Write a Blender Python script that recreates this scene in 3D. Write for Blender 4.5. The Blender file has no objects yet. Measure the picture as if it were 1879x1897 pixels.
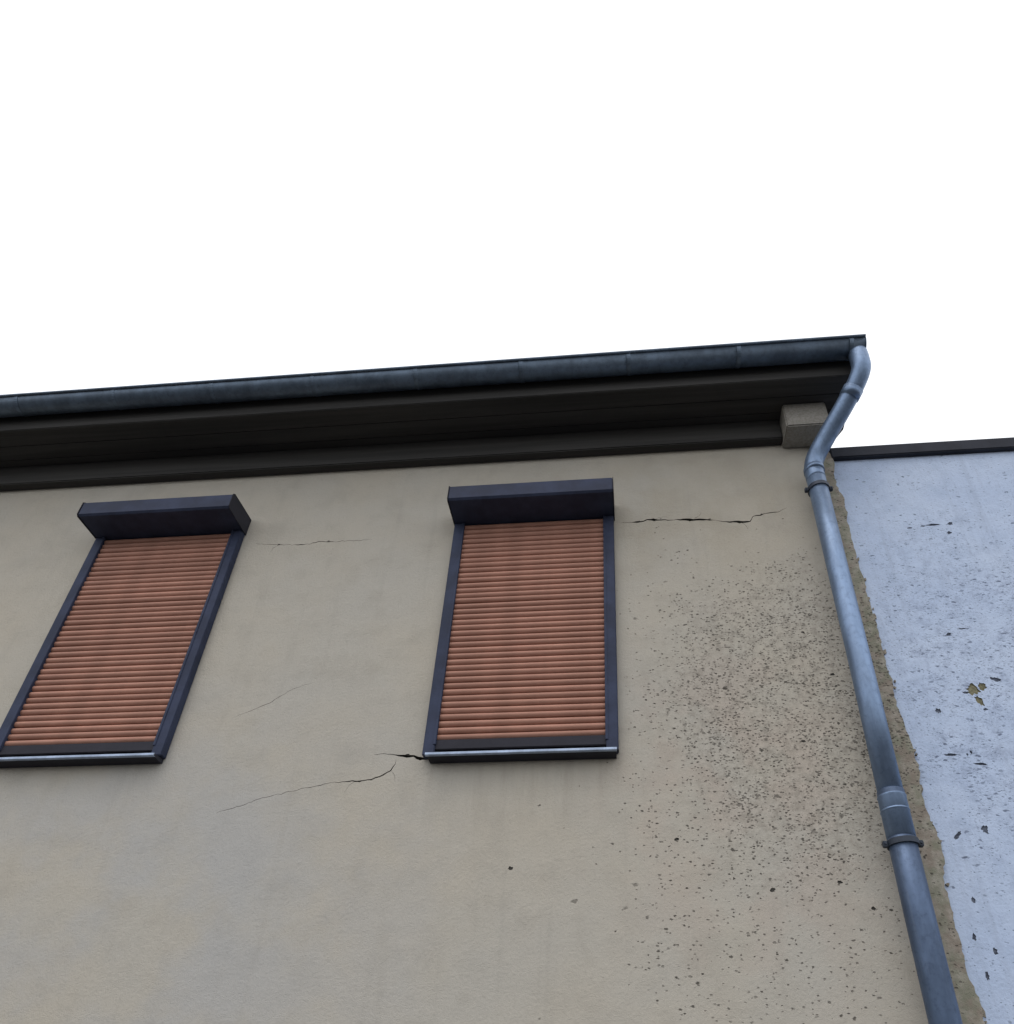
import bpy, bmesh, math, random
from mathutils import Matrix, Vector, noise

random.seed(11)
scene = bpy.context.scene
C = scene.collection
EYE = 1.6                      # height of the eye above the pavement
DIST = 3.3475                  # distance from the facade

# ------------------------------------------------------------------ camera
cam_data = bpy.data.cameras.new('camera')
cam = bpy.data.objects.new('camera', cam_data)
C.objects.link(cam)
right = Vector((0.9962737, 0.0848067, 0.0156984))
up = Vector((0.0336345, -0.5496380, 0.8347256))
fwd = Vector((-0.0794188, 0.8310872, 0.5504423))
m = Matrix.Identity(4)
for i in range(3):
    m[i][0], m[i][1], m[i][2] = right[i], up[i], -fwd[i]
m[1][3] = -DIST
m[2][3] = EYE
cam.matrix_world = m
cam_data.sensor_fit = 'VERTICAL'
cam_data.sensor_height = 24.0
cam_data.lens = 1400.0 / 1897.0 * 24.0
cam_data.shift_x = -119.0 / 1897.0
cam_data.shift_y = 350.5 / 1897.0
cam_data.clip_start = 0.05
cam_data.clip_end = 2000.0
scene.camera = cam

# ------------------------------------------------------------------ sky, sun, exposure
SUN_EL, SUN_AZ = math.radians(66), math.radians(200)     # azimuth clockwise from +Y
world = bpy.data.worlds.new("World")
scene.world = world
world.use_nodes = True
wt = world.node_tree
wt.nodes.clear()
sky = wt.nodes.new('ShaderNodeTexSky')
sky.sky_type = 'NISHITA'
sky.sun_disc = False
sky.sun_elevation = SUN_EL
sky.sun_rotation = SUN_AZ
sky.dust_density = 3.0
bg_sky = wt.nodes.new('ShaderNodeBackground')
bg_sky.inputs['Strength'].default_value = 0.05
bg_cloud = wt.nodes.new('ShaderNodeBackground')          # the closed white cloud layer
bg_cloud.inputs['Color'].default_value = (1.0, 1.0, 1.0, 1)
bg_cloud.inputs['Strength'].default_value = 1.16
add = wt.nodes.new('ShaderNodeAddShader')
wout = wt.nodes.new('ShaderNodeOutputWorld')
wt.links.new(sky.outputs['Color'], bg_sky.inputs['Color'])
wt.links.new(bg_sky.outputs[0], add.inputs[0])
wt.links.new(bg_cloud.outputs[0], add.inputs[1])
wt.links.new(add.outputs[0], wout.inputs['Surface'])

sun_data = bpy.data.lights.new('sun', 'SUN')
sun_data.energy = 0.5
sun_data.angle = math.radians(35)
sun_data.color = (1.0, 0.96, 0.9)
sun = bpy.data.objects.new('sun', sun_data)
C.objects.link(sun)
sun.location = (-3, -8, 14)
to_sun = Vector((math.sin(SUN_AZ) * math.cos(SUN_EL), math.cos(SUN_AZ) * math.cos(SUN_EL), math.sin(SUN_EL)))
sun.rotation_euler = to_sun.to_track_quat('Z', 'Y').to_euler()

scene.view_settings.view_transform = 'Standard'
scene.view_settings.look = 'None'
scene.view_settings.exposure = 0.0
scene.view_settings.gamma = 1.0
scene.view_settings.use_curve_mapping = False
scene.render.engine = 'CYCLES'

# ------------------------------------------------------------------ node helpers
class NT:
    def __init__(self, name):
        self.mat = bpy.data.materials.new(name)
        self.mat.use_nodes = True
        self.t = self.mat.node_tree
        self.t.nodes.clear()
        self.out = self.n('ShaderNodeOutputMaterial')
        self.bsdf = self.n('ShaderNodeBsdfPrincipled')
        self.l(self.bsdf.outputs[0], self.out.inputs['Surface'])
        self.co = self.n('ShaderNodeTexCoord').outputs['Object']
    def n(self, kind, **kw):
        nd = self.t.nodes.new(kind)
        for k, v in kw.items():
            setattr(nd, k, v)
        return nd
    def l(self, a, b):
        self.t.links.new(a, b)
    def put(self, sock, v):
        if hasattr(v, 'is_linked') or hasattr(v, 'links'):
            self.l(v, sock)
        elif isinstance(v, (tuple, list)) and len(v) == 3 and sock.type == 'RGBA':
            sock.default_value = (*v, 1)
        else:
            sock.default_value = v
    def math(self, op, a, b=0.0, c=None, clamp=False):
        nd = self.n('ShaderNodeMath', operation=op, use_clamp=clamp)
        self.put(nd.inputs[0], a)
        self.put(nd.inputs[1], b)
        if c is not None:
            self.put(nd.inputs[2], c)
        return nd.outputs[0]
    def step(self, v, lo, hi, a=0.0, b=1.0):
        nd = self.n('ShaderNodeMapRange', interpolation_type='SMOOTHSTEP')
        self.put(nd.inputs['Value'], v)
        self.put(nd.inputs['From Min'], lo)
        self.put(nd.inputs['From Max'], hi)
        nd.inputs['To Min'].default_value = a
        nd.inputs['To Max'].default_value = b
        return nd.outputs['Result']
    def mapping(self, scale=(1, 1, 1), loc=(0, 0, 0), rot=(0, 0, 0)):
        nd = self.n('ShaderNodeMapping')
        self.l(self.co, nd.inputs['Vector'])
        nd.inputs['Scale'].default_value = scale
        nd.inputs['Location'].default_value = loc
        nd.inputs['Rotation'].default_value = rot
        return nd.outputs[0]
    def noise(self, scale, detail=3.0, rough=0.55, vec=None, dist=0.0):
        nd = self.n('ShaderNodeTexNoise')
        self.l(vec or self.co, nd.inputs['Vector'])
        nd.inputs['Scale'].default_value = scale
        nd.inputs['Detail'].default_value = detail
        nd.inputs['Roughness'].default_value = rough
        nd.inputs['Distortion'].default_value = dist
        return nd.outputs['Fac']
    def voronoi(self, scale, vec=None, rand=1.0):
        nd = self.n('ShaderNodeTexVoronoi')
        self.l(vec or self.co, nd.inputs['Vector'])
        nd.inputs['Scale'].default_value = scale
        nd.inputs['Randomness'].default_value = rand
        return nd.outputs['Distance'], nd.outputs['Color']
    def mix(self, fac, a, b, blend='MIX'):
        nd = self.n('ShaderNodeMix', data_type='RGBA', blend_type=blend)
        self.put(nd.inputs['Factor'], fac)
        self.put(nd.inputs['A'] if False else nd.inputs[6], a)
        self.put(nd.inputs[7], b)
        return nd.outputs[2]
    def sep(self, v=None):
        nd = self.n('ShaderNodeSeparateXYZ')
        self.l(v or self.co, nd.inputs[0])
        return nd.outputs
    def bump(self, h, strength, dist=0.01, prev=None):
        nd = self.n('ShaderNodeBump')
        self.l(h, nd.inputs['Height'])
        nd.inputs['Strength'].default_value = strength
        nd.inputs['Distance'].default_value = dist
        if prev is not None:
            self.l(prev, nd.inputs['Normal'])
        return nd.outputs[0]
    def done(self, color, rough=0.8, metal=0.0, normal=None, spec=0.3):
        self.put(self.bsdf.inputs['Base Color'], color)
        self.put(self.bsdf.inputs['Roughness'], rough)
        self.put(self.bsdf.inputs['Metallic'], metal)
        self.put(self.bsdf.inputs['Specular IOR Level'], spec)
        if normal is not None:
            self.l(normal, self.bsdf.inputs['Normal'])
        return self.mat

def ellipse(t, x, z, cx, cz, rx, rz):
    a = t.math('MULTIPLY', t.math('SUBTRACT', x, cx), 1.0 / rx)
    b = t.math('MULTIPLY', t.math('SUBTRACT', z, cz), 1.0 / rz)
    return t.math('SQRT', t.math('ADD', t.math('MULTIPLY', a, a), t.math('MULTIPLY', b, b)))

def specks(t, mask, scale, seed, stretch=(1.0, 1.0), size=0.36):
    """irregular pits: voronoi cells kept at random, edges broken up by noise"""
    vec = t.mapping((stretch[0], 1.0, stretch[1]), (seed, 0.0, seed * 1.7))
    wob = t.n('ShaderNodeTexNoise')
    t.l(t.co, wob.inputs['Vector'])
    wob.inputs['Scale'].default_value = scale * 1.3
    addv = t.n('ShaderNodeVectorMath', operation='MULTIPLY_ADD')
    t.l(wob.outputs['Color'], addv.inputs[0])
    addv.inputs[1].default_value = (0.9 / scale, 0.0, 0.9 / scale)
    t.l(vec, addv.inputs[2])
    d, col = t.voronoi(scale, addv.outputs[0])
    rgb = t.n('ShaderNodeSeparateColor')
    t.l(col, rgb.inputs[0])
    keep = t.math('LESS_THAN', rgb.outputs[0], mask)
    rad = t.math('MULTIPLY_ADD', rgb.outputs[1], size, 0.10)
    dot = t.step(t.math('SUBTRACT', rad, d), -0.06, 0.16)
    depth = t.math('MULTIPLY_ADD', rgb.outputs[2], 0.60, 0.45)
    return t.math('MULTIPLY', t.math('MULTIPLY', dot, keep), depth)

# ------------------------------------------------------------------ materials
def plaster_beige():
    t = NT('beige_render')
    s = t.sep()
    x, z = s[0], s[2]
    big = t.noise(0.9, 4, 0.6)
    mid = t.noise(5.0, 5, 0.62)
    fine = t.noise(70.0, 4, 0.6)
    grain = t.noise(230.0, 2, 0.5)
    col = t.mix(t.step(big, 0.3, 0.7), (0.440, 0.403, 0.338), (0.420, 0.399, 0.355))
    col = t.mix(t.math('MULTIPLY', t.step(mid, 0.45, 0.72), 0.38), col, (0.330, 0.305, 0.262))
    col = t.mix(t.math('MULTIPLY', t.step(fine, 0.52, 0.75), 0.28), col, (0.29, 0.272, 0.238))
    col = t.mix(t.math('MULTIPLY', t.step(grain, 0.35, 0.7), 0.16), col, (0.50, 0.47, 0.41))
    # warm rusty tint among the weathered right half
    warm = t.step(ellipse(t, x, z, 0.55, 3.3, 0.9, 1.3), 1.1, 0.2)
    col = t.mix(t.math('MULTIPLY', t.math('MULTIPLY', warm, t.step(t.noise(3.2, 3), 0.42, 0.62)), 0.35), col, (0.43, 0.345, 0.29))
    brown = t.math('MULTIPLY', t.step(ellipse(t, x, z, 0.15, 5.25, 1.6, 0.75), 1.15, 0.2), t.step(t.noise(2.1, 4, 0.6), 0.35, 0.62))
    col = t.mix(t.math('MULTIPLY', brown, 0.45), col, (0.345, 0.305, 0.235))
    cool_falloff = t.math('MULTIPLY', t.step(ellipse(t, x, z, -2.6, 2.6, 2.2, 1.6), 1.1, 0.2), t.step(t.noise(1.7, 4, 0.6, t.mapping((1, 1, 1), (3, 1, 5))), 0.35, 0.65))  # bluish light fall-off at the lower left, painted into the wall colour
    col = t.mix(t.math('MULTIPLY', cool_falloff, 0.55), col, (0.375, 0.385, 0.40))
    # faint rain streaks
    streak = t.noise(1.0, 4, 0.6, t.mapping((14, 1, 0.7)))
    col = t.mix(t.math('MULTIPLY', t.step(streak, 0.52, 0.75), 0.16), col, (0.28, 0.265, 0.235))
    # run-off below the sills
    under = t.math('MULTIPLY', t.math('MULTIPLY', t.step(z, 2.85, 3.44), t.math('LESS_THAN', z, 3.49)), t.math('MULTIPLY', t.step(x, -1.16, -1.02), t.step(x, 0.02, -0.12)))
    col = t.mix(t.math('MULTIPLY', t.math('MULTIPLY', under, t.step(t.noise(1.0, 4, 0.65, t.mapping((11, 1, 0.9))), 0.42, 0.72)), 0.26), col, (0.23, 0.20, 0.165))
    # dark algae pits: thick in the middle of the right half, thinning out
    wobble = t.math('MULTIPLY_ADD', t.noise(2.6, 4), 0.9, -0.45)
    e1 = t.math('ADD', ellipse(t, x, z, 0.92, 3.75, 0.86, 1.02), wobble)
    e2 = t.math('ADD', ellipse(t, x, z, 0.60, 3.3, 1.05, 1.75), wobble)
    side = t.step(x, -0.12, 0.10)
    m1 = t.math('MULTIPLY', t.step(e1, 1.20, 0.55), 0.95)
    m2 = t.math('MULTIPLY', t.step(e2, 1.10, 0.35), 0.27)
    mask = t.math('MULTIPLY', t.math('MAXIMUM', m1, m2), t.math('MULTIPLY_ADD', side, 0.9, 0.1))
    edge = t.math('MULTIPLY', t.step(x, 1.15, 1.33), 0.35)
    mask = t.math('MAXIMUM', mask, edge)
    clump = t.step(t.noise(8.0, 4, 0.65), 0.34, 0.62, 0.25, 1.25)
    mask = t.math('MULTIPLY', mask, clump)
    p1 = specks(t, t.math('MULTIPLY', mask, 0.8), 38.0, 1.3, (0.9, 1.15), 0.20)
    p2 = specks(t, mask, 60.0, 4.1, (0.8, 1.2), 0.28)
    p3 = specks(t, mask, 95.0, 9.4, (0.75, 1.2), 0.36)
    p4 = specks(t, t.math('MULTIPLY', t.step(e2, 1.25, 0.2), 0.05), 24.0, 7.7, (0.9, 1.2), 0.20)
    pits = t.math('MAXIMUM', t.math('MAXIMUM', p1, p2), t.math('MAXIMUM', p3, p4))
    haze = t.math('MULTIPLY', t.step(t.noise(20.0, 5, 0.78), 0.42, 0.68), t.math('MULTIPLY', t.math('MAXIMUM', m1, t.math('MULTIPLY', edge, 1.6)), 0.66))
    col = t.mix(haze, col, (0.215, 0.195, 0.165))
    # soil, bare mortar and the pipe's shade, painted together along the joint with the neighbour
    joint = t.math('MULTIPLY', t.step(t.math('ADD', x, t.math('MULTIPLY', t.noise(7.0, 4, 0.65), 0.16)), 1.22, 1.38), t.step(t.noise(17.0, 4, 0.65), 0.30, 0.62, 0.35, 0.95))
    col = t.mix(joint, col, t.mix(t.step(t.noise(11.0, 3), 0.4, 0.6), (0.235, 0.20, 0.165), (0.205, 0.205, 0.155)))
    col = t.mix(t.math('MULTIPLY', pits, 0.92), col, (0.072, 0.066, 0.056))
    h = t.math('ADD', t.math('MULTIPLY', fine, 0.6), t.math('MULTIPLY', grain, 0.4))
    h = t.math('SUBTRACT', h, t.math('MULTIPLY', pits, 0.9))
    nb = t.bump(mid, 0.40, 0.02)
    return t.done(col, 0.92, 0.0, t.bump(h, 0.75, 0.006, nb), 0.15)

def plaster_white():
    t = NT('blue_white_render')
    s = t.sep()
    x, z = s[0], s[2]
    big = t.noise(1.3, 4, 0.6)
    mid = t.noise(9.0, 5, 0.65)
    fine = t.noise(80.0, 4, 0.6)
    col = t.mix(t.step(big, 0.3, 0.7), (0.435, 0.525, 0.695), (0.50, 0.585, 0.74))
    col = t.mix(t.math('MULTIPLY', t.step(mid, 0.48, 0.72), 0.40), col, (0.35, 0.43, 0.58))
    col = t.mix(t.math('MULTIPLY', t.step(fine, 0.5, 0.75), 0.25), col, (0.29, 0.34, 0.47))
    wob = t.math('MULTIPLY_ADD', t.noise(2.0, 3), 1.0, -0.5)
    e = t.math('ADD', ellipse(t, x, z, 2.0, 3.9, 0.75, 1.05), wob)
    mask = t.math('MULTIPLY_ADD', t.step(e, 1.35, 0.50), 0.95, 0.22)
    mask = t.math('MULTIPLY', mask, t.step(t.noise(7.0, 4, 0.65), 0.34, 0.64, 0.2, 1.3))
    p1 = specks(t, t.math('MULTIPLY', mask, 0.8), 34.0, 2.9, (0.72, 1.3), 0.20)
    p2 = specks(t, mask, 56.0, 6.2, (0.7, 1.3), 0.28)
    p3 = specks(t, mask, 90.0, 3.3, (0.7, 1.3), 0.36)
    pits = t.math('MAXIMUM', t.math('MAXIMUM', p1, p2), p3)
    grime = t.math('MULTIPLY', t.step(t.noise(19.0, 5, 0.75), 0.45, 0.70), t.step(e, 1.4, 0.4, 0.15, 0.55))
    col = t.mix(grime, col, (0.22, 0.26, 0.37))
    run = t.noise(1.0, 4, 0.65, t.mapping((18, 1, 0.9)))
    col = t.mix(t.math('MULTIPLY', t.step(run, 0.50, 0.74), 0.25), col, (0.27, 0.31, 0.40))
    col = t.mix(t.math('MULTIPLY', pits, 0.80), col, (0.085, 0.105, 0.165))
    h = t.math('SUBTRACT', fine, t.math('MULTIPLY', pits, 0.9))
    return t.done(col, 0.85, 0.0, t.bump(h, 0.45, 0.006, t.bump(mid, 0.3, 0.02)), 0.2)

def old_mortar(name, c1, c2):
    t = NT(name)
    n = t.noise(60, 4, 0.65)
    return t.done(t.mix(t.step(n, 0.35, 0.65), c1, c2), 0.95, 0, t.bump(n, 0.6, 0.01), 0.1)

def painted(name, c, rough=0.5, var=0.25, metal=0.0, spec=0.4, bump=0.08, per_object=0.0):
    t = NT(name)
    n = t.noise(6.0, 5, 0.6)
    f = t.noise(90.0, 3, 0.6)
    d = tuple(v * (1 - var) for v in c)
    b = tuple(min(1, v * (1 + var)) for v in c)
    col = t.mix(t.step(n, 0.3, 0.7), d, b)
    col = t.mix(t.math('MULTIPLY', t.step(f, 0.55, 0.75), 0.25), col, tuple(v * 0.6 for v in c))
    if per_object:
        oi = t.n('ShaderNodeObjectInfo')
        col = t.mix(t.math('MULTIPLY', oi.outputs['Random'], per_object), col, tuple(v * 0.55 for v in c))
    r = t.math('MULTIPLY_ADD', n, 0.25, rough - 0.12)
    return t.done(col, r, metal, t.bump(f, bump, 0.003), spec)

def zinc(name, c, metal=0.55):
    t = NT(name)
    n = t.noise(3.0, 5, 0.65, t.mapping((3, 3, 0.8)))
    f = t.noise(38.0, 5, 0.7)
    run = t.noise(1.0, 5, 0.7, t.mapping((40, 40, 2.2)))
    col = t.mix(t.step(n, 0.3, 0.7), tuple(v * 0.72 for v in c), tuple(min(1, v * 1.15) for v in c))
    col = t.mix(t.math('MULTIPLY', t.step(f, 0.50, 0.70), 0.40), col, tuple(v * 0.50 for v in c))
    bloom = t.math('MULTIPLY', t.step(run, 0.56, 0.76), 0.30)          # pale oxide runs
    col = t.mix(bloom, col, tuple(v * 0.8 + 0.13 for v in c))
    rough = t.math('ADD', t.math('MULTIPLY_ADD', f, 0.3, 0.32), t.math('MULTIPLY', bloom, 0.5))
    dent = t.noise(9.0, 2, 0.4)
    return t.done(col, rough, metal, t.bump(f, 0.10, 0.003, t.bump(dent, 0.12, 0.02)), 0.4)

def wood_dark():
    t = NT('dark_stained_wood')
    n = t.noise(1.0, 5, 0.6, t.mapping((0.8, 22, 22)))
    col = t.mix(t.step(n, 0.3, 0.7), (0.040, 0.039, 0.038), (0.060, 0.058, 0.056))
    return t.done(col, 0.75, 0, t.bump(n, 0.2, 0.005), 0.2)

def paving():
    t = NT('concrete_paving')
    n = t.noise(3.0, 5, 0.6)
    return t.done(t.mix(n, (0.09, 0.088, 0.084), (0.14, 0.137, 0.13)), 0.9, 0, t.bump(t.noise(60, 3), 0.3, 0.01), 0.2)

def asphalt():
    t = NT('asphalt')
    n = t.noise(120.0, 3, 0.6)
    return t.done(t.mix(n, (0.04, 0.04, 0.042), (0.075, 0.075, 0.075)), 0.9, 0, t.bump(n, 0.4, 0.01), 0.2)

def roof_tile():
    t = NT('brown_roof_tile')
    n = t.noise(5.0, 4, 0.6)
    return t.done(t.mix(n, (0.14, 0.07, 0.05), (0.22, 0.11, 0.08)), 0.8, 0, t.bump(n, 0.2, 0.01), 0.3)

M = dict(
    beige=plaster_beige(), white=plaster_white(),
    crack=old_mortar('crack_depth', (0.06, 0.057, 0.052), (0.10, 0.095, 0.085)),
    spall=old_mortar('bare_mortar', (0.14, 0.135, 0.09), (0.24, 0.225, 0.15)),
    edge=old_mortar('broken_render_edge', (0.17, 0.15, 0.12), (0.33, 0.30, 0.255)),
    frame=painted('anthracite_blue_paint', (0.038, 0.047, 0.082), 0.6, 0.22, 0.0, 0.12),
    slat=painted('red_brown_slat', (0.415, 0.216, 0.160), 0.55, 0.14, 0.0, 0.2, 0.03, 0.40),
    inner=painted('shutter_void', (0.02, 0.016, 0.015), 0.8, 0.1),
    bar=painted('dark_bottom_bar', (0.034, 0.034, 0.044), 0.65, 0.15, 0.0, 0.12),
    sill=zinc('sill_aluminium', (0.36, 0.44, 0.58), 0.35),
    pipe=zinc('weathered_zinc', (0.20, 0.275, 0.405), 0.75),
    pipe_low=zinc('darker_zinc', (0.095, 0.135, 0.215), 0.7),
    gutter=zinc('dark_gutter_zinc', (0.115, 0.155, 0.21), 0.5),
    clamp=painted('dark_clamp_steel', (0.035, 0.045, 0.065), 0.5, 0.2, 0.3),
    stained_shaded=old_mortar('stained_shaded_render', (0.26, 0.245, 0.215), (0.34, 0.32, 0.29)), blemish=old_mortar('blue_grey_mortar', (0.07, 0.08, 0.11), (0.15, 0.17, 0.22)),
    wood=wood_dark(), coping=painted('dark_coping_sheet', (0.036, 0.039, 0.050), 0.7, 0.2, 0.0, 0.1),
    paving=paving(), asphalt=asphalt(), tile=roof_tile(),
)

# ------------------------------------------------------------------ mesh helpers
def obj(name, bm, mat, parent=None, smooth=False):
    bmesh.ops.recalc_face_normals(bm, faces=bm.faces)
    me = bpy.data.meshes.new(name)
    bm.to_mesh(me)
    bm.free()
    for mm in (mat if isinstance(mat, (list, tuple)) else [mat]):
        me.materials.append(mm)
    if smooth:
        for p in me.polygons:
            p.use_smooth = True
    o = bpy.data.objects.new(name, me)
    C.objects.link(o)
    if parent is not None:
        o.parent = parent
    return o

def empty(name, loc=(0, 0, 0)):
    o = bpy.data.objects.new(name, None)
    o.location = loc
    C.objects.link(o)
    return o

def tag(o, label, cat, group=None):
    o['label'] = label
    o['category'] = cat
    if group:
        o['group'] = group

def box(bm, x0, x1, y0, y1, z0, z1, bevel=0.0, mi=0):
    vs = [bm.verts.new((x, y, z)) for x in (x0, x1) for y in (y0, y1) for z in (z0, z1)]
    q = [(0, 1, 3, 2), (4, 6, 7, 5), (0, 4, 5, 1), (2, 3, 7, 6), (0, 2, 6, 4), (1, 5, 7, 3)]
    fs = [bm.faces.new([vs[i] for i in f]) for f in q]
    for f in fs:
        f.material_index = mi
    if bevel:
        es = list({e for f in fs for e in f.edges})
        bmesh.ops.bevel(bm, geom=es, offset=bevel, segments=2, affect='EDGES', clamp_overlap=True)

def prism(bm, pts, axis, a, b, mi=0):
    """extrude a closed 2-D outline along an axis from a to b"""
    def P(p, t):
        if axis == 'x':
            return (t, p[0], p[1])
        if axis == 'y':
            return (p[0], t, p[1])
        return (p[0], p[1], t)
    v0 = [bm.verts.new(P(p, a)) for p in pts]
    v1 = [bm.verts.new(P(p, b)) for p in pts]
    fs = [bm.faces.new(v0), bm.faces.new(v1[::-1])]
    n = len(pts)
    for i in range(n):
        fs.append(bm.faces.new((v0[i], v0[(i + 1) % n], v1[(i + 1) % n], v1[i])))
    for f in fs:
        f.material_index = mi

def tube(bm, pts, r, seg=28, cap=True):
    """round tube along a polyline; r may be one radius or a radius per point"""
    pts = [Vector(p) for p in pts]
    rr = r if isinstance(r, (list, tuple)) else [r] * len(pts)
    rings, ref = [], Vector((1, 0, 0.001))
    for i, p in enumerate(pts):
        a = pts[max(0, i - 1)]
        b = pts[min(len(pts) - 1, i + 1)]
        d = (b - a).normalized()
        u = (ref - d * ref.dot(d)).normalized()
        w = d.cross(u)
        rings.append([bm.verts.new(p + (u * math.cos(2 * math.pi * k / seg) + w * math.sin(2 * math.pi * k / seg)) * rr[i]) for k in range(seg)])
    for a, b in zip(rings, rings[1:]):
        for k in range(seg):
            bm.faces.new((a[k], a[(k + 1) % seg], b[(k + 1) % seg], b[k]))
    if cap:
        bm.faces.new(rings[0])
        bm.faces.new(rings[-1])

def smooth_path(pts, n=8):
    """Catmull-Rom through the points"""
    P = [Vector(p) for p in pts]
    P = [P[0] * 2 - P[1]] + P + [P[-1] * 2 - P[-2]]
    out = []
    for i in range(1, len(P) - 2):
        for k in range(n):
            t = k / n
            a, b, c, d = P[i - 1:i + 3]
            out.append(0.5 * ((2 * b) + (c - a) * t + (2 * a - 5 * b + 4 * c - d) * t * t + (3 * b - a - 3 * c + d) * t ** 3))
    out.append(P[-2])
    return out

def cut(o, cutter_bm, mats):
    """carve the cutter out of o for good; the cutter's own materials line the recess"""
    co = obj('cutter', cutter_bm, mats)
    md = o.modifiers.new('carve', 'BOOLEAN')
    md.operation = 'DIFFERENCE'
    md.object = co
    md.solver = 'EXACT'
    md.use_self = True
    md.material_mode = 'TRANSFER'
    dg = bpy.context.evaluated_depsgraph_get()
    me = bpy.data.meshes.new_from_object(o.evaluated_get(dg))
    o.modifiers.clear()
    old = o.data
    o.data = me
    me.name = o.name
    bpy.data.meshes.remove(old)
    cm = co.data
    bpy.data.objects.remove(co)
    bpy.data.meshes.remove(cm)

def ribbon_cutter(bm, pts, depth, y0, mi=0):
    """crack cutter: (x, z, width) polyline; the cut narrows with depth"""
    # subdivide and roughen
    fine = []
    for (x0, z0, w0), (x1, z1, w1) in zip(pts, pts[1:]):
        n = max(1, int(math.hypot(x1 - x0, z1 - z0) / 0.018))
        for k in range(n):
            t = k / n
            fine.append((x0 + (x1 - x0) * t, z0 + (z1 - z0) * t + random.uniform(-0.0035, 0.0035), (w0 + (w1 - w0) * t) * random.uniform(0.7, 1.35)))
    fine.append(pts[-1])
    n = len(fine)
    quads = []
    for i, (x, z, w) in enumerate(fine):
        a = fine[max(0, i - 1)]
        b = fine[min(n - 1, i + 1)]
        d = Vector((b[0] - a[0], b[1] - a[1])).normalized()
        nx, nz = -d.y, d.x
        if i in (0, n - 1):
            w = 0.0006
        h = w / 2
        quads.append([bm.verts.new((x + nx * h, y0 - 0.02, z + nz * h)), bm.verts.new((x - nx * h, y0 - 0.02, z - nz * h)),
                      bm.verts.new((x - nx * h * 0.7, y0 + depth, z - nz * h * 0.7)), bm.verts.new((x + nx * h * 0.7, y0 + depth, z + nz * h * 0.7))])
    fs = [bm.faces.new(quads[0]), bm.faces.new(quads[-1][::-1])]
    for a, b in zip(quads, quads[1:]):
        for k in range(4):
            fs.append(bm.faces.new((a[k], b[k], b[(k + 1) % 4], a[(k + 1) % 4])))
    for f in fs:
        f.material_index = mi

def blob_cutter(bm, cx, cz, rx, rz, depth, y0, mi=0, rot=0.0, n=14):
    pts = []
    for k in range(n):
        a = 2 * math.pi * k / n
        q = random.uniform(0.62, 1.18)
        px, pz = math.cos(a) * rx * q, math.sin(a) * rz * q
        pts.append((cx + px * math.cos(rot) - pz * math.sin(rot), cz + px * math.sin(rot) + pz * math.cos(rot)))
    prism(bm, pts, 'y', y0 - 0.02, y0 + depth, mi)

# ------------------------------------------------------------------ ground
bm = bmesh.new()
box(bm, -400, 400, -400, 400, -0.3, -0.12)
ground = obj('ground', bm, M['asphalt'])
ground['kind'] = 'structure'
bm = bmesh.new()
box(bm, -40, 40, -2.4, -0.001, -0.118, 0.0, 0.01)
pavement = obj('pavement', bm, M['paving'])
pavement['kind'] = 'structure'
bm = bmesh.new()
box(bm, -40, 40, -2.56, -2.403, -0.118, 0.005, 0.015)
kerb = obj('kerb', bm, M['paving'])
kerb['kind'] = 'structure'

# ------------------------------------------------------------------ beige house
X0, EAVE = -9.0, 4.38 + EYE
house = empty('house', (0, 0, 0))
tag(house, 'beige rendered house with red-brown roller shutters and a zinc downpipe', 'house')

# facade: a slab whose render ends raggedly where it meets the neighbour
def edge_x(z):
    base = 1.345 + 0.010 * max(0.0, (3.6 - z)) 
    return base + 0.018 * noise.noise((z * 1.7, 0.3, 0)) + 0.030 * max(-0.15, noise.noise((z * 6.3 + 3 * noise.noise((z * 1.1, 2, 0)), 4.3, 0))) + 0.011 * noise.noise((z * 41.0, 7.3, 0))
outline = [(X0, 0.0), (1.37, 0.0)]
z = 0.02
while z < EAVE + 0.1:
    outline.append((edge_x(z), z))
    z += random.uniform(0.012, 0.03)
outline += [(1.34, EAVE + 0.12), (X0, EAVE + 0.12)]
bm = bmesh.new()
prism(bm, outline, 'y', 0.0, 0.3)
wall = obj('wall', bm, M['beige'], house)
cb = bmesh.new()
E_ = EYE
def crack(pts, depth=0.035):
    ribbon_cutter(cb, [(x, zz + E_, w if w < .0035 else w * 1.7) for x, zz, w in pts], depth, 0.0)
# long crack running from the shutter box to the right
crack([(-0.03, 3.545, .002), (.040, 3.545, .003), (.075, 3.542, .009), (.115, 3.546, .004), (.135, 3.557, .006), (.175, 3.555, .011), (.225, 3.551, .005),
       (.30, 3.547, .003), (.34, 3.545, .007), (.42, 3.539, .012), (.50, 3.533, .007), (.56, 3.520, .002), (.62, 3.506, .004), (.70, 3.499, .011), (.765, 3.496, .005),
       (.785, 3.540, .003), (.83, 3.547, .007), (.86, 3.560, .003), (.90, 3.569, .005), (.945, 3.569, .003), (1.0, 3.60, .002)])
# fainter crack between the two shutters
crack([(-2.40, 3.53, .002), (-2.31, 3.514, .002), (-2.24, 3.506, .0034), (-2.15, 3.500, .002), (-2.09, 3.499, .004), (-2.03, 3.500, .003), (-1.975, 3.517, .004), (-1.91, 3.514, .004), (-1.86, 3.508, .002), (-1.80, 3.512, .0034), (-1.74, 3.507, .003), (-1.62, 3.512, .0015)], 0.02)
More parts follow.
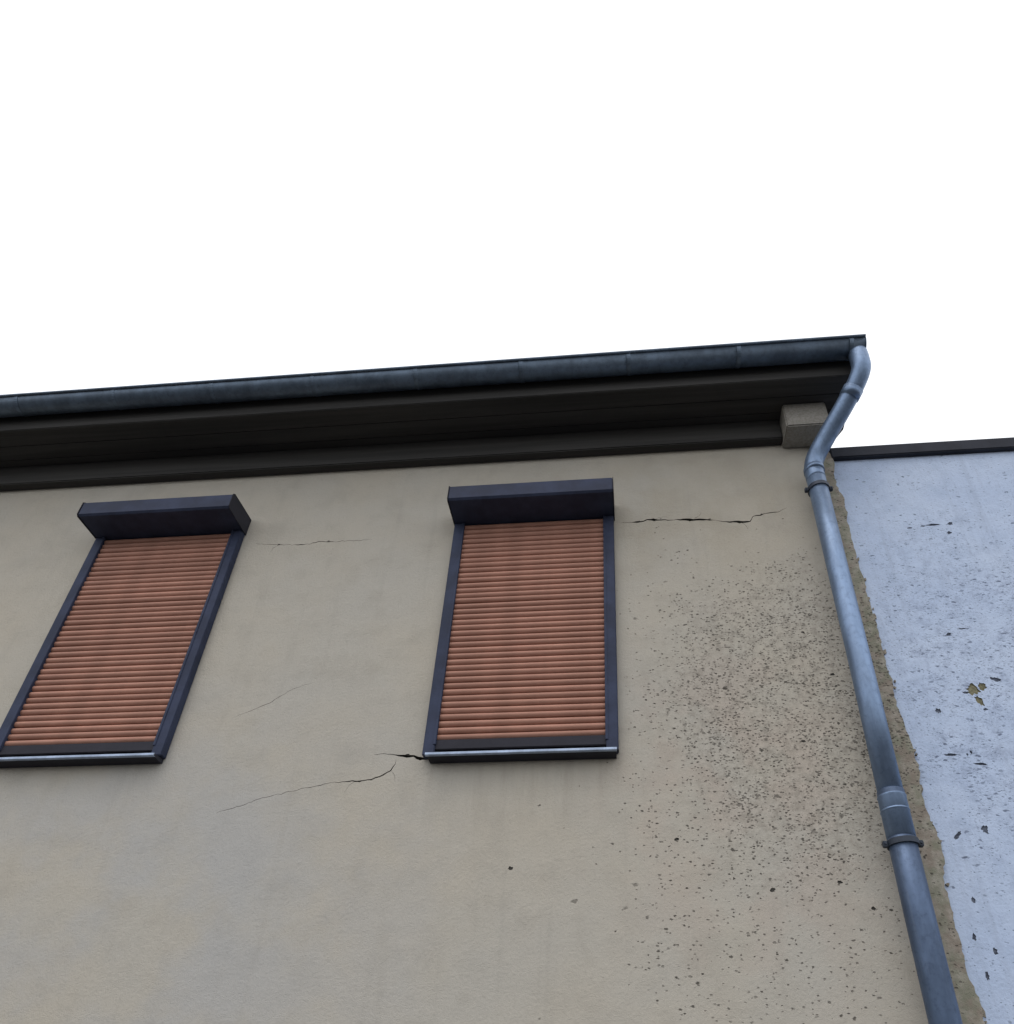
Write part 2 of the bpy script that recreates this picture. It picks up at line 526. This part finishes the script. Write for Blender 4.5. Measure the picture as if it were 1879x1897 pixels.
# crack leaving the lower corner of the middle shutter
crack([(-1.35, 1.928, .0015), (-1.26, 1.924, .003), (-1.215, 1.911, .005), (-1.17, 1.909, .009), (-1.135, 1.907, .006), (-1.115, 1.895, .009), (-1.07, 1.893, .008), (-1.03, 1.89, .003)])
crack([(-1.228, 1.897, .0025), (-1.226, 1.866, .003), (-1.246, 1.827, .004), (-1.30, 1.792, .0035), (-1.36, 1.775, .004), (-1.42, 1.772, .005), (-1.475, 1.769, .003), (-1.53, 1.767, .003), (-1.587, 1.759, .003), (-1.64, 1.745, .003), (-1.70, 1.736, .003), (-1.80, 1.71, .002), (-1.913, 1.683, .002), (-2.0, 1.648, .003), (-2.12, 1.61, .001)], 0.02)
# fine branches and chipped lips
crack([(.42, 3.539, .003), (.455, 3.565, .002), (.475, 3.60, .001)], 0.015)
crack([(.70, 3.499, .003), (.73, 3.475, .002), (.745, 3.43, .001)], 0.015)
crack([(.175, 3.555, .003), (.21, 3.575, .0015), (.26, 3.583, .001)], 0.015)
crack([(-1.42, 1.772, .003), (-1.45, 1.75, .002), (-1.47, 1.71, .001)], 0.012)
crack([(-1.246, 1.827, .0025), (-1.22, 1.80, .0015), (-1.215, 1.76, .001)], 0.012)
crack([(-2.24, 3.506, .003), (-2.27, 3.48, .0018), (-2.28, 3.44, .001)], 0.012)
for px, pz, pr in ((.18, 3.549, .008), (.40, 3.533, .010), (.52, 3.537, .006), (.70, 3.492, .009), (.84, 3.556, .006), (.085, 3.549, .007), (-1.17, 1.917, .008), (-1.10, 1.888, .008), (-1.40, 1.768, .006), (-2.24, 3.511, .006), (-1.91, 3.519, .005)):
    blob_cutter(cb, px, pz + E_, pr * 1.5, pr * 0.7, 0.006, 0.0)
# hairlines
crack([(-1.78, 2.40, .001), (-1.88, 2.367, .0022), (-2.0, 2.274, .0034), (-2.08, 2.235, .0022), (-2.19, 2.182, .0015)], 0.003)
# a few deeper pits among the weathered part
for px, pz, pr in ((.19, 1.42, .010), (-.59, 1.29, .011), (.90, 1.20, .010), (1.02, 1.08, .010), (.60, 1.17, .011), (.95, 2.62, .008), (1.06, 2.33, .010), (.85, 1.93, .008)):
    blob_cutter(cb, px, pz + E_, pr * 1.25, pr * 0.9, 0.005, 0.0)
cut(wall, cb, [M['crack']])

# body of the house behind the facade
bm = bmesh.new()
box(bm, X0, X0 + 0.3, 0.3, 8.0, 0, EAVE + 0.12)
box(bm, 1.02, 1.32, 0.3, 8.0, 0, EAVE + 0.12)
box(bm, X0 + 0.3, 1.02, 7.7, 8.0, 0, EAVE + 0.12)
for gx in (X0, 1.02):
    prism(bm, [(0.05, EAVE + 0.12), (8.0, EAVE + 0.12), (4.0, EAVE + 2.75)], 'x', gx, gx + 0.3)
obj('rear_wall', bm, M['beige'], house)

# roof, soffit, boxed eaves board
RX0, RX1 = -9.1, 1.50
bm = bmesh.new()
prism(bm, [(-0.44, EAVE + 0.10), (4.0, EAVE + 2.96), (8.44, EAVE + 0.10), (8.44, EAVE + 0.16), (4.0, EAVE + 3.06), (-0.44, EAVE + 0.16)], 'x', RX0, RX1)
bm.normal_update()
bmesh.ops.recalc_face_normals(bm, faces=bm.faces)
for f in bm.faces:
    f.material_index = 1 if f.normal.z < -0.3 else 0
obj('roof', bm, [M['tile'], M['wood']], house)
bm = bmesh.new()
for k in range(3):
    y0 = -0.345 + k * 0.115
    box(bm, RX0 + 0.04, 1.465, y0, y0 + 0.112, EAVE, EAVE + 0.02, 0.002)
obj('soffit', bm, M['wood'], house)
bm = bmesh.new()
box(bm, RX0 + 0.03, 1.492, -0.372, -0.348, EAVE - 0.015, EAVE + 0.14, 0.004)
obj('fascia_board', bm, M['wood'], house)
bm = bmesh.new()
box(bm, X0 + 0.0, 1.047, -0.065, -0.001, 4.19 + EYE, EAVE - 0.002, 0.006)
obj('eaves_beam', bm, M['wood'], house)
bm = bmesh.new()
prism(bm, [(-0.345, EAVE + 0.0), (-0.345, EAVE + 0.15), (4.0, EAVE + 2.955), (8.3, EAVE + 0.15), (8.3, EAVE), (7.9, EAVE), (4.0, EAVE + 2.70), (0.05, EAVE + 0.0)], 'x', 1.467, 1.49)
obj('verge_board', bm, M['wood'], house)
bm = bmesh.new()
box(bm, 1.05, 1.325, -0.18, -0.001, 4.155 + EYE, EAVE - 0.002, 0.008)
corbel = obj('corbel', bm, M['stained_shaded'], house)  # stained render, darkened so its colour also carries the underside's shade

# gutter
GY, GZ, GR = -0.452, 4.525 + EYE, 0.072
bm = bmesh.new()
N = 22
prof = []
for k in range(N + 1):
    a = math.pi + math.pi * k / N
    prof.append((GY + math.cos(a) * GR, GZ + math.sin(a) * GR))
for k in range(N, -1, -1):
    a = math.pi + math.pi * k / N
    prof.append((GY + math.cos(a) * (GR - 0.003), GZ + math.sin(a) * (GR - 0.003)))
prism(bm, prof, 'x', RX0 - 0.01, RX1 + 0.03)
for ex in (RX0 - 0.013, RX1 + 0.030):
    prism(bm, [(GY + math.cos(math.pi + math.pi * k / N) * (GR + .001), GZ + math.sin(math.pi + math.pi * k / N) * (GR + .001)) for k in range(N + 1)], 'x', ex, ex + 0.003)
gutter = obj('gutter', bm, M['gutter'], house, True)
bm = bmesh.new()
tube(bm, [(RX0 - 0.01, GY - GR - 0.006, GZ), (RX1 + 0.03, GY - GR - 0.006, GZ)], 0.009, 12)
obj('gutter_bead', bm, M['gutter'], gutter, True)
bk = None
for k in range(10):
    x = -4.81 + k * 0.695
    if bk is None:
        bm = bmesh.new()
        pr = [(GY + math.cos(math.pi + math.pi * j / 16) * (GR + .0025), GZ + math.sin(math.pi + math.pi * j / 16) * (GR + .0025)) for j in range(17)]
        pr += [(GY + math.cos(math.pi + math.pi * j / 16) * (GR + .001), GZ + math.sin(math.pi + math.pi * j / 16) * (GR + .001)) for j in range(16, -1, -1)]
        prism(bm, pr, 'x', -0.013, 0.013)
        bk = obj('gutter_bracket', bm, M['gutter'], gutter)
        b = bk
    else:
        b = bk.copy()
        C.objects.link(b)
        b.parent = gutter
    b.location = (x, 0, 0)

# ------------------------------------------------------------------ roller shutters
GW, FY = 0.062, -0.05
SX0, SX1 = -1.078, -0.072                 # outer edges
SZ0, SZ1 = 1.890 + EYE, 3.566 + EYE
PITCH, S_BOT = 0.0405, 1.983 + EYE

def slat_mesh(x0, x1):
    bm = bmesh.new()
    h = PITCH
    prof = [(-0.024, 0.0), (-0.028, 0.0014)]
    for k in range(1, 9):
        t = k / 9
        prof.append((-0.028 - 0.0105 * math.sin(math.pi * t) ** 0.75, 0.0014 + (h * 0.84) * t))
    prof += [(-0.027, h * 0.865), (-0.019, h * 0.88), (-0.019, h * 1.02), (-0.016, h * 1.02), (-0.016, 0.0)]
    prism(bm, prof, 'x', x0, x1)
    bmesh.ops.recalc_face_normals(bm, faces=bm.faces)
    me = bpy.data.meshes.new('slat')
    bm.to_mesh(me)
    bm.free()
    me.materials.append(M['slat'])
    return me

def part(name, parent, mat, fn, smooth=False):
    bm = bmesh.new()
    fn(bm)
    return obj(name, bm, mat, parent, smooth)

def make_shutter(sx0, dx):
    bm = bmesh.new()
    box(bm, sx0 + 0.02, SX1 - 0.02, -0.012, -0.002, SZ0 + 0.01, SZ1)      # backing against the wall opening
    sh = obj('roller_shutter', bm, M['inner'], house)
    sh.location.x = dx
    def guide(x0, x1, inner):
        def f(bm):
            box(bm, x0, x1, FY, -0.001, SZ0 - 0.004, SZ1 - 0.001, 0.004)
            # raised lip along the slot
            lip0, lip1 = (x1 - 0.012, x1 + 0.004) if inner > 0 else (x0 - 0.004, x0 + 0.012)
            box(bm, lip0, lip1, FY - 0.004, FY + 0.012, SZ0 + 0.055, SZ1 - 0.002, 0.002)
        return f
    part('guide_rail', sh, M['frame'], guide(sx0, sx0 + GW, 1))
    part('guide_rail', sh, M['frame'], guide(SX1 - GW, SX1, -1))
    def sbox(bm):
        y = -0.245
        prism(bm, [(-0.001, SZ1), (y + 0.012, SZ1), (y, SZ1 + 0.012), (y, SZ1 + 0.114), (y + 0.014, SZ1 + 0.128), (-0.001, SZ1 + 0.138)], 'x', sx0 - 0.002, SX1 + 0.002)
        es = [e for e in bm.edges if abs(e.verts[0].co.x - e.verts[1].co.x) < 1e-6]
        bmesh.ops.bevel(bm, geom=es, offset=0.004, segments=2, affect='EDGES')
    b = part('shutter_box', sh, M['frame'], sbox)
    for x0, x1 in ((sx0 - 0.006, sx0 - 0.0025), (SX1 + 0.0025, SX1 + 0.006)):
        part('end_cap', sh, M['bar'], lambda bm: prism(bm, [(-0.001, SZ1 - 0.004), (-0.235, SZ1 - 0.004), (-0.249, SZ1 + 0.010), (-0.249, SZ1 + 0.116), (-0.233, SZ1 + 0.132), (-0.001, SZ1 + 0.142)], 'x', x0, x1))
    part('bottom_bar', sh, M['bar'], lambda bm: box(bm, sx0 + GW - 0.008, SX1 - GW + 0.008, -0.040, -0.014, SZ0 + 0.030, S_BOT - 0.003, 0.004))
    part('sill', sh, M['bar'], lambda bm: prism(bm, [(-0.001, 1.860 + EYE), (-0.088, 1.860 + EYE), (-0.088, 1.874 + EYE), (-0.001, 1.888 + EYE)], 'x', sx0 + 0.036, SX1 - 0.012))  # dark body: shade under the metal sill is put into its colour
    part('sill_nosing', sh, M['sill'], lambda bm: prism(bm, [(-0.078, 1.859 + EYE), (-0.092, 1.859 + EYE), (-0.095, 1.862 + EYE), (-0.095, 1.874 + EYE), (-0.089, 1.877 + EYE), (-0.089, 1.8605 + EYE), (-0.078, 1.8605 + EYE)], 'x', sx0 + 0.030, SX1 - 0.008))  # front edge of the same sill, kept in the lit metal tone
    me = slat_mesh(sx0 + GW - 0.012, SX1 - GW + 0.012)
    z, k = S_BOT, 0
    while z + PITCH < SZ1 + 0.01:
        s = bpy.data.objects.new('slat', me)
        C.objects.link(s)
        s.parent = sh
        s.location = (random.uniform(-.002, .002), random.uniform(-.0012, .0012), z)
        s.rotation_euler = (random.uniform(-.04, .04), random.uniform(-.0020, .0020), 0)
        z += PITCH
        k += 1
    return sh

sh = make_shutter(SX0, 0.0)
sh['label'] = 'whole roller shutter in the middle of the facade'
sh2 = make_shutter(SX0, -2.420)
sh2.location.z = 0.045                     # set a little higher than its neighbour
sh2['label'] = 'roller shutter farther from the downpipe'

# ------------------------------------------------------------------ downpipe
PX, PY, PR = 1.172, -0.122, 0.0565
pz = lambda v: v + EYE
bm = bmesh.new()
tube(bm, [(PX, PY, pz(3.80)), (PX, PY, pz(3.0)), (PX - .001, PY, pz(2.2)), (PX - .006, PY, pz(1.52))], PR, 36)
downpipe = obj('downpipe', bm, M['pipe'], house, True)
bm = bmesh.new()
tube(bm, smooth_path([(PX, PY, pz(3.70)), (PX, PY, pz(3.80)), (PX + .025, PY - .022, pz(3.89)), (PX + .10, PY - .092, pz(4.0)), (PX + .20, PY - .190, pz(4.13)), (PX + .275, PY - .270, pz(4.235)), (PX + .31, PY - .318, pz(4.31)), (PX + .315, GY, pz(4.38)), (PX + .315, GY, pz(4.455))], 7), PR + .001, 36)
obj('swan_neck', bm, M['pipe'], downpipe, True)
bm = bmesh.new()
tube(bm, [(PX + .232, PY - .224, pz(4.172)), (PX + .262, PY - .256, pz(4.216))], PR + .006, 36)
obj('sleeve', bm, M['pipe'], downpipe, True)
bm = bmesh.new()
tube(bm, [(PX, PY, pz(3.765)), (PX, PY, pz(3.80))], PR + .005, 36)
obj('sleeve', bm, M['pipe'], downpipe, True)
# lower length, pushed into a wider socket
bm = bmesh.new()
tube(bm, [(PX - .006, PY, pz(1.58)), (PX - .008, PY, pz(1.0)), (PX - .010, PY, pz(-1.5))], PR + .0035, 36)
obj('lower_pipe', bm, M['pipe_low'], downpipe, True)
bm = bmesh.new()
tube(bm, [(PX - .006, PY, pz(1.352)), (PX - .006, PY, pz(1.548)), (PX - .006, PY, pz(1.552)), (PX - .006, PY, pz(1.556))], [PR + .005, PR + .005, PR + .0075, PR + .005], 36)
tube(bm, [(PX - .006, PY, pz(1.474)), (PX - .006, PY, pz(1.480)), (PX - .006, PY, pz(1.486))], [PR + .0052, PR + .0078, PR + .0052], 36)
obj('socket', bm, M['pipe'], downpipe, True)
def clamp(zc, px, r):
    bm = bmesh.new()
    n = 36
    for (ra, rb) in ((r + .003, r + .008),):
        rings = []
        for rad, dz in ((rb, -.013), (rb, .013), (ra, .013), (ra, -.013)):
            rings.append([bm.verts.new((px + math.cos(2 * math.pi * k / n) * rad, PY + math.sin(2 * math.pi * k / n) * rad, zc + dz)) for k in range(n)])
        for i in range(4):
            a, b = rings[i], rings[(i + 1) % 4]
            for k in range(n):
                bm.faces.new((a[k], a[(k + 1) % n], b[(k + 1) % n], b[k]))
    for s in (-1, 1):
        xa, xb = sorted((px + s * (r + .006), px + s * (r + .026)))
        box(bm, xa, xb, PY - .012, PY + .012, zc - .014, zc + .014, .003)
        tube(bm, [(px + s * (r + .017), PY - .018, zc), (px + s * (r + .017), PY + .018, zc)], .005, 8)
    tube(bm, [(px, PY + r, zc), (px, 0.02, zc)], .008, 10)
    return obj('pipe_clamp', bm, M['clamp'], downpipe)
clamp(pz(3.612), PX, PR)
clamp(pz(1.325), PX - .006, PR + .0035)
clamp(pz(-0.4), PX - .01, PR + .0035)

# ------------------------------------------------------------------ neighbouring house
NX0, NX1, NY, NZ = 1.326, 9.5, 0.026, 4.035 + EYE
nb = empty('house', (0, 0, 0))
tag(nb, 'pale blue-white rendered house with flaking spots under a dark roof edge', 'house')
bm = bmesh.new()
prism(bm, [(NX0, 0.0), (NX1, 0.0), (NX1, NZ), (NX0, NZ)], 'y', NY, NY + 0.3)
nwall = obj('wall', bm, M['white'], nb)
cb = bmesh.new()
for px, pzz, rx, rz, d, mi, ro in (
        (1.755, 2.222, .040, .050, .012, 1, .2), (1.765, 2.155, .022, .050, .012, 1, .4), (1.80, 2.24, .030, .030, .012, 1, .9), (1.712, 2.205, .022, .012, .010, 0, 0), (1.78, 2.10, .016, .010, .01, 0, 0),
        (1.548, 1.845, .034, .011, .014, 0, .05), (1.672, 1.790, .045, .010, .014, 0, -.1), (1.646, 1.855, .007, .014, .01, 0, 0), (1.625, 1.845, .006, .012, .01, 0, 0),
        (1.473, 1.425, .034, .012, .014, 0, .8), (1.60, 1.45, .018, .03, .01, 0, 0), (1.843, 3.416, .050, .012, .012, 0, .0), (1.78, 3.41, .022, .009, .010, 0, 0), (1.94, 3.42, .020, .016, .010, 0, .3), (1.915, 3.345, .018, .016, .012, 0, .4), (1.70, 3.40, .02, .008, .01, 0, 0),
        (1.72, 2.585, .022, .012, .012, 0, .5), (1.80, 2.62, .03, .006, .01, 0, 0), (1.88, 2.28, .035, .018, .01, 0, -.4), (1.55, 2.10, .016, .02, .01, 0, 0), (1.46, 1.12, .010, .02, .01, 0, 0), (1.42, 0.96, .010, .022, .01, 0, 0), (1.43, 0.80, .010, .026, .012, 0, 0), (1.49, 0.90, .012, .02, .01, 0, 0)):
    blob_cutter(cb, px, pzz + EYE, rx * .85, rz * .75, d * .45, NY, mi, ro, 20)
cut(nwall, cb, [M['blemish'], M['spall']])
# crumbs of beige render left stuck along the joint
bm = bmesh.new()
for k in range(34):
    zz = random.uniform(0.4, 3.8)
    xx = edge_x(zz + EYE) + random.uniform(-0.004, 0.018)
    rr = random.uniform(.003, .008) if random.random() < .75 else random.uniform(.010, .018)
    n = 7
    pts = [(xx + math.cos(2 * math.pi * j / n) * rr * random.uniform(.5, 1.2), zz + EYE + math.sin(2 * math.pi * j / n) * rr * random.uniform(.7, 1.8)) for j in range(n)]
    prism(bm, pts, 'y', NY - random.uniform(.004, .012), NY + .005)
crumbs = obj('render_crumbs', bm, M['edge'], nb)
crumbs['kind'] = 'stuff'
bm = bmesh.new()
box(bm, NX0 + 0.02, NX1 + 0.03, -0.008, 0.36, NZ, NZ + 0.098, 0.006)
obj('roof_edge', bm, M['coping'], nb)
bm = bmesh.new()
box(bm, NX0, NX0 + 0.3, NY + 0.31, 8, 0, NZ - 0.01)
box(bm, NX1 - 0.3, NX1, NY + 0.31, 8, 0, NZ - 0.01)
box(bm, NX0 + 0.3, NX1 - 0.3, 7.7, 8, 0, NZ - 0.01)
obj('rear_wall', bm, M['white'], nb)
bm = bmesh.new()
box(bm, NX0, NX1, NY + 0.34, 8, NZ - 0.008, NZ + 0.05)
obj('roof', bm, M['coping'], nb)
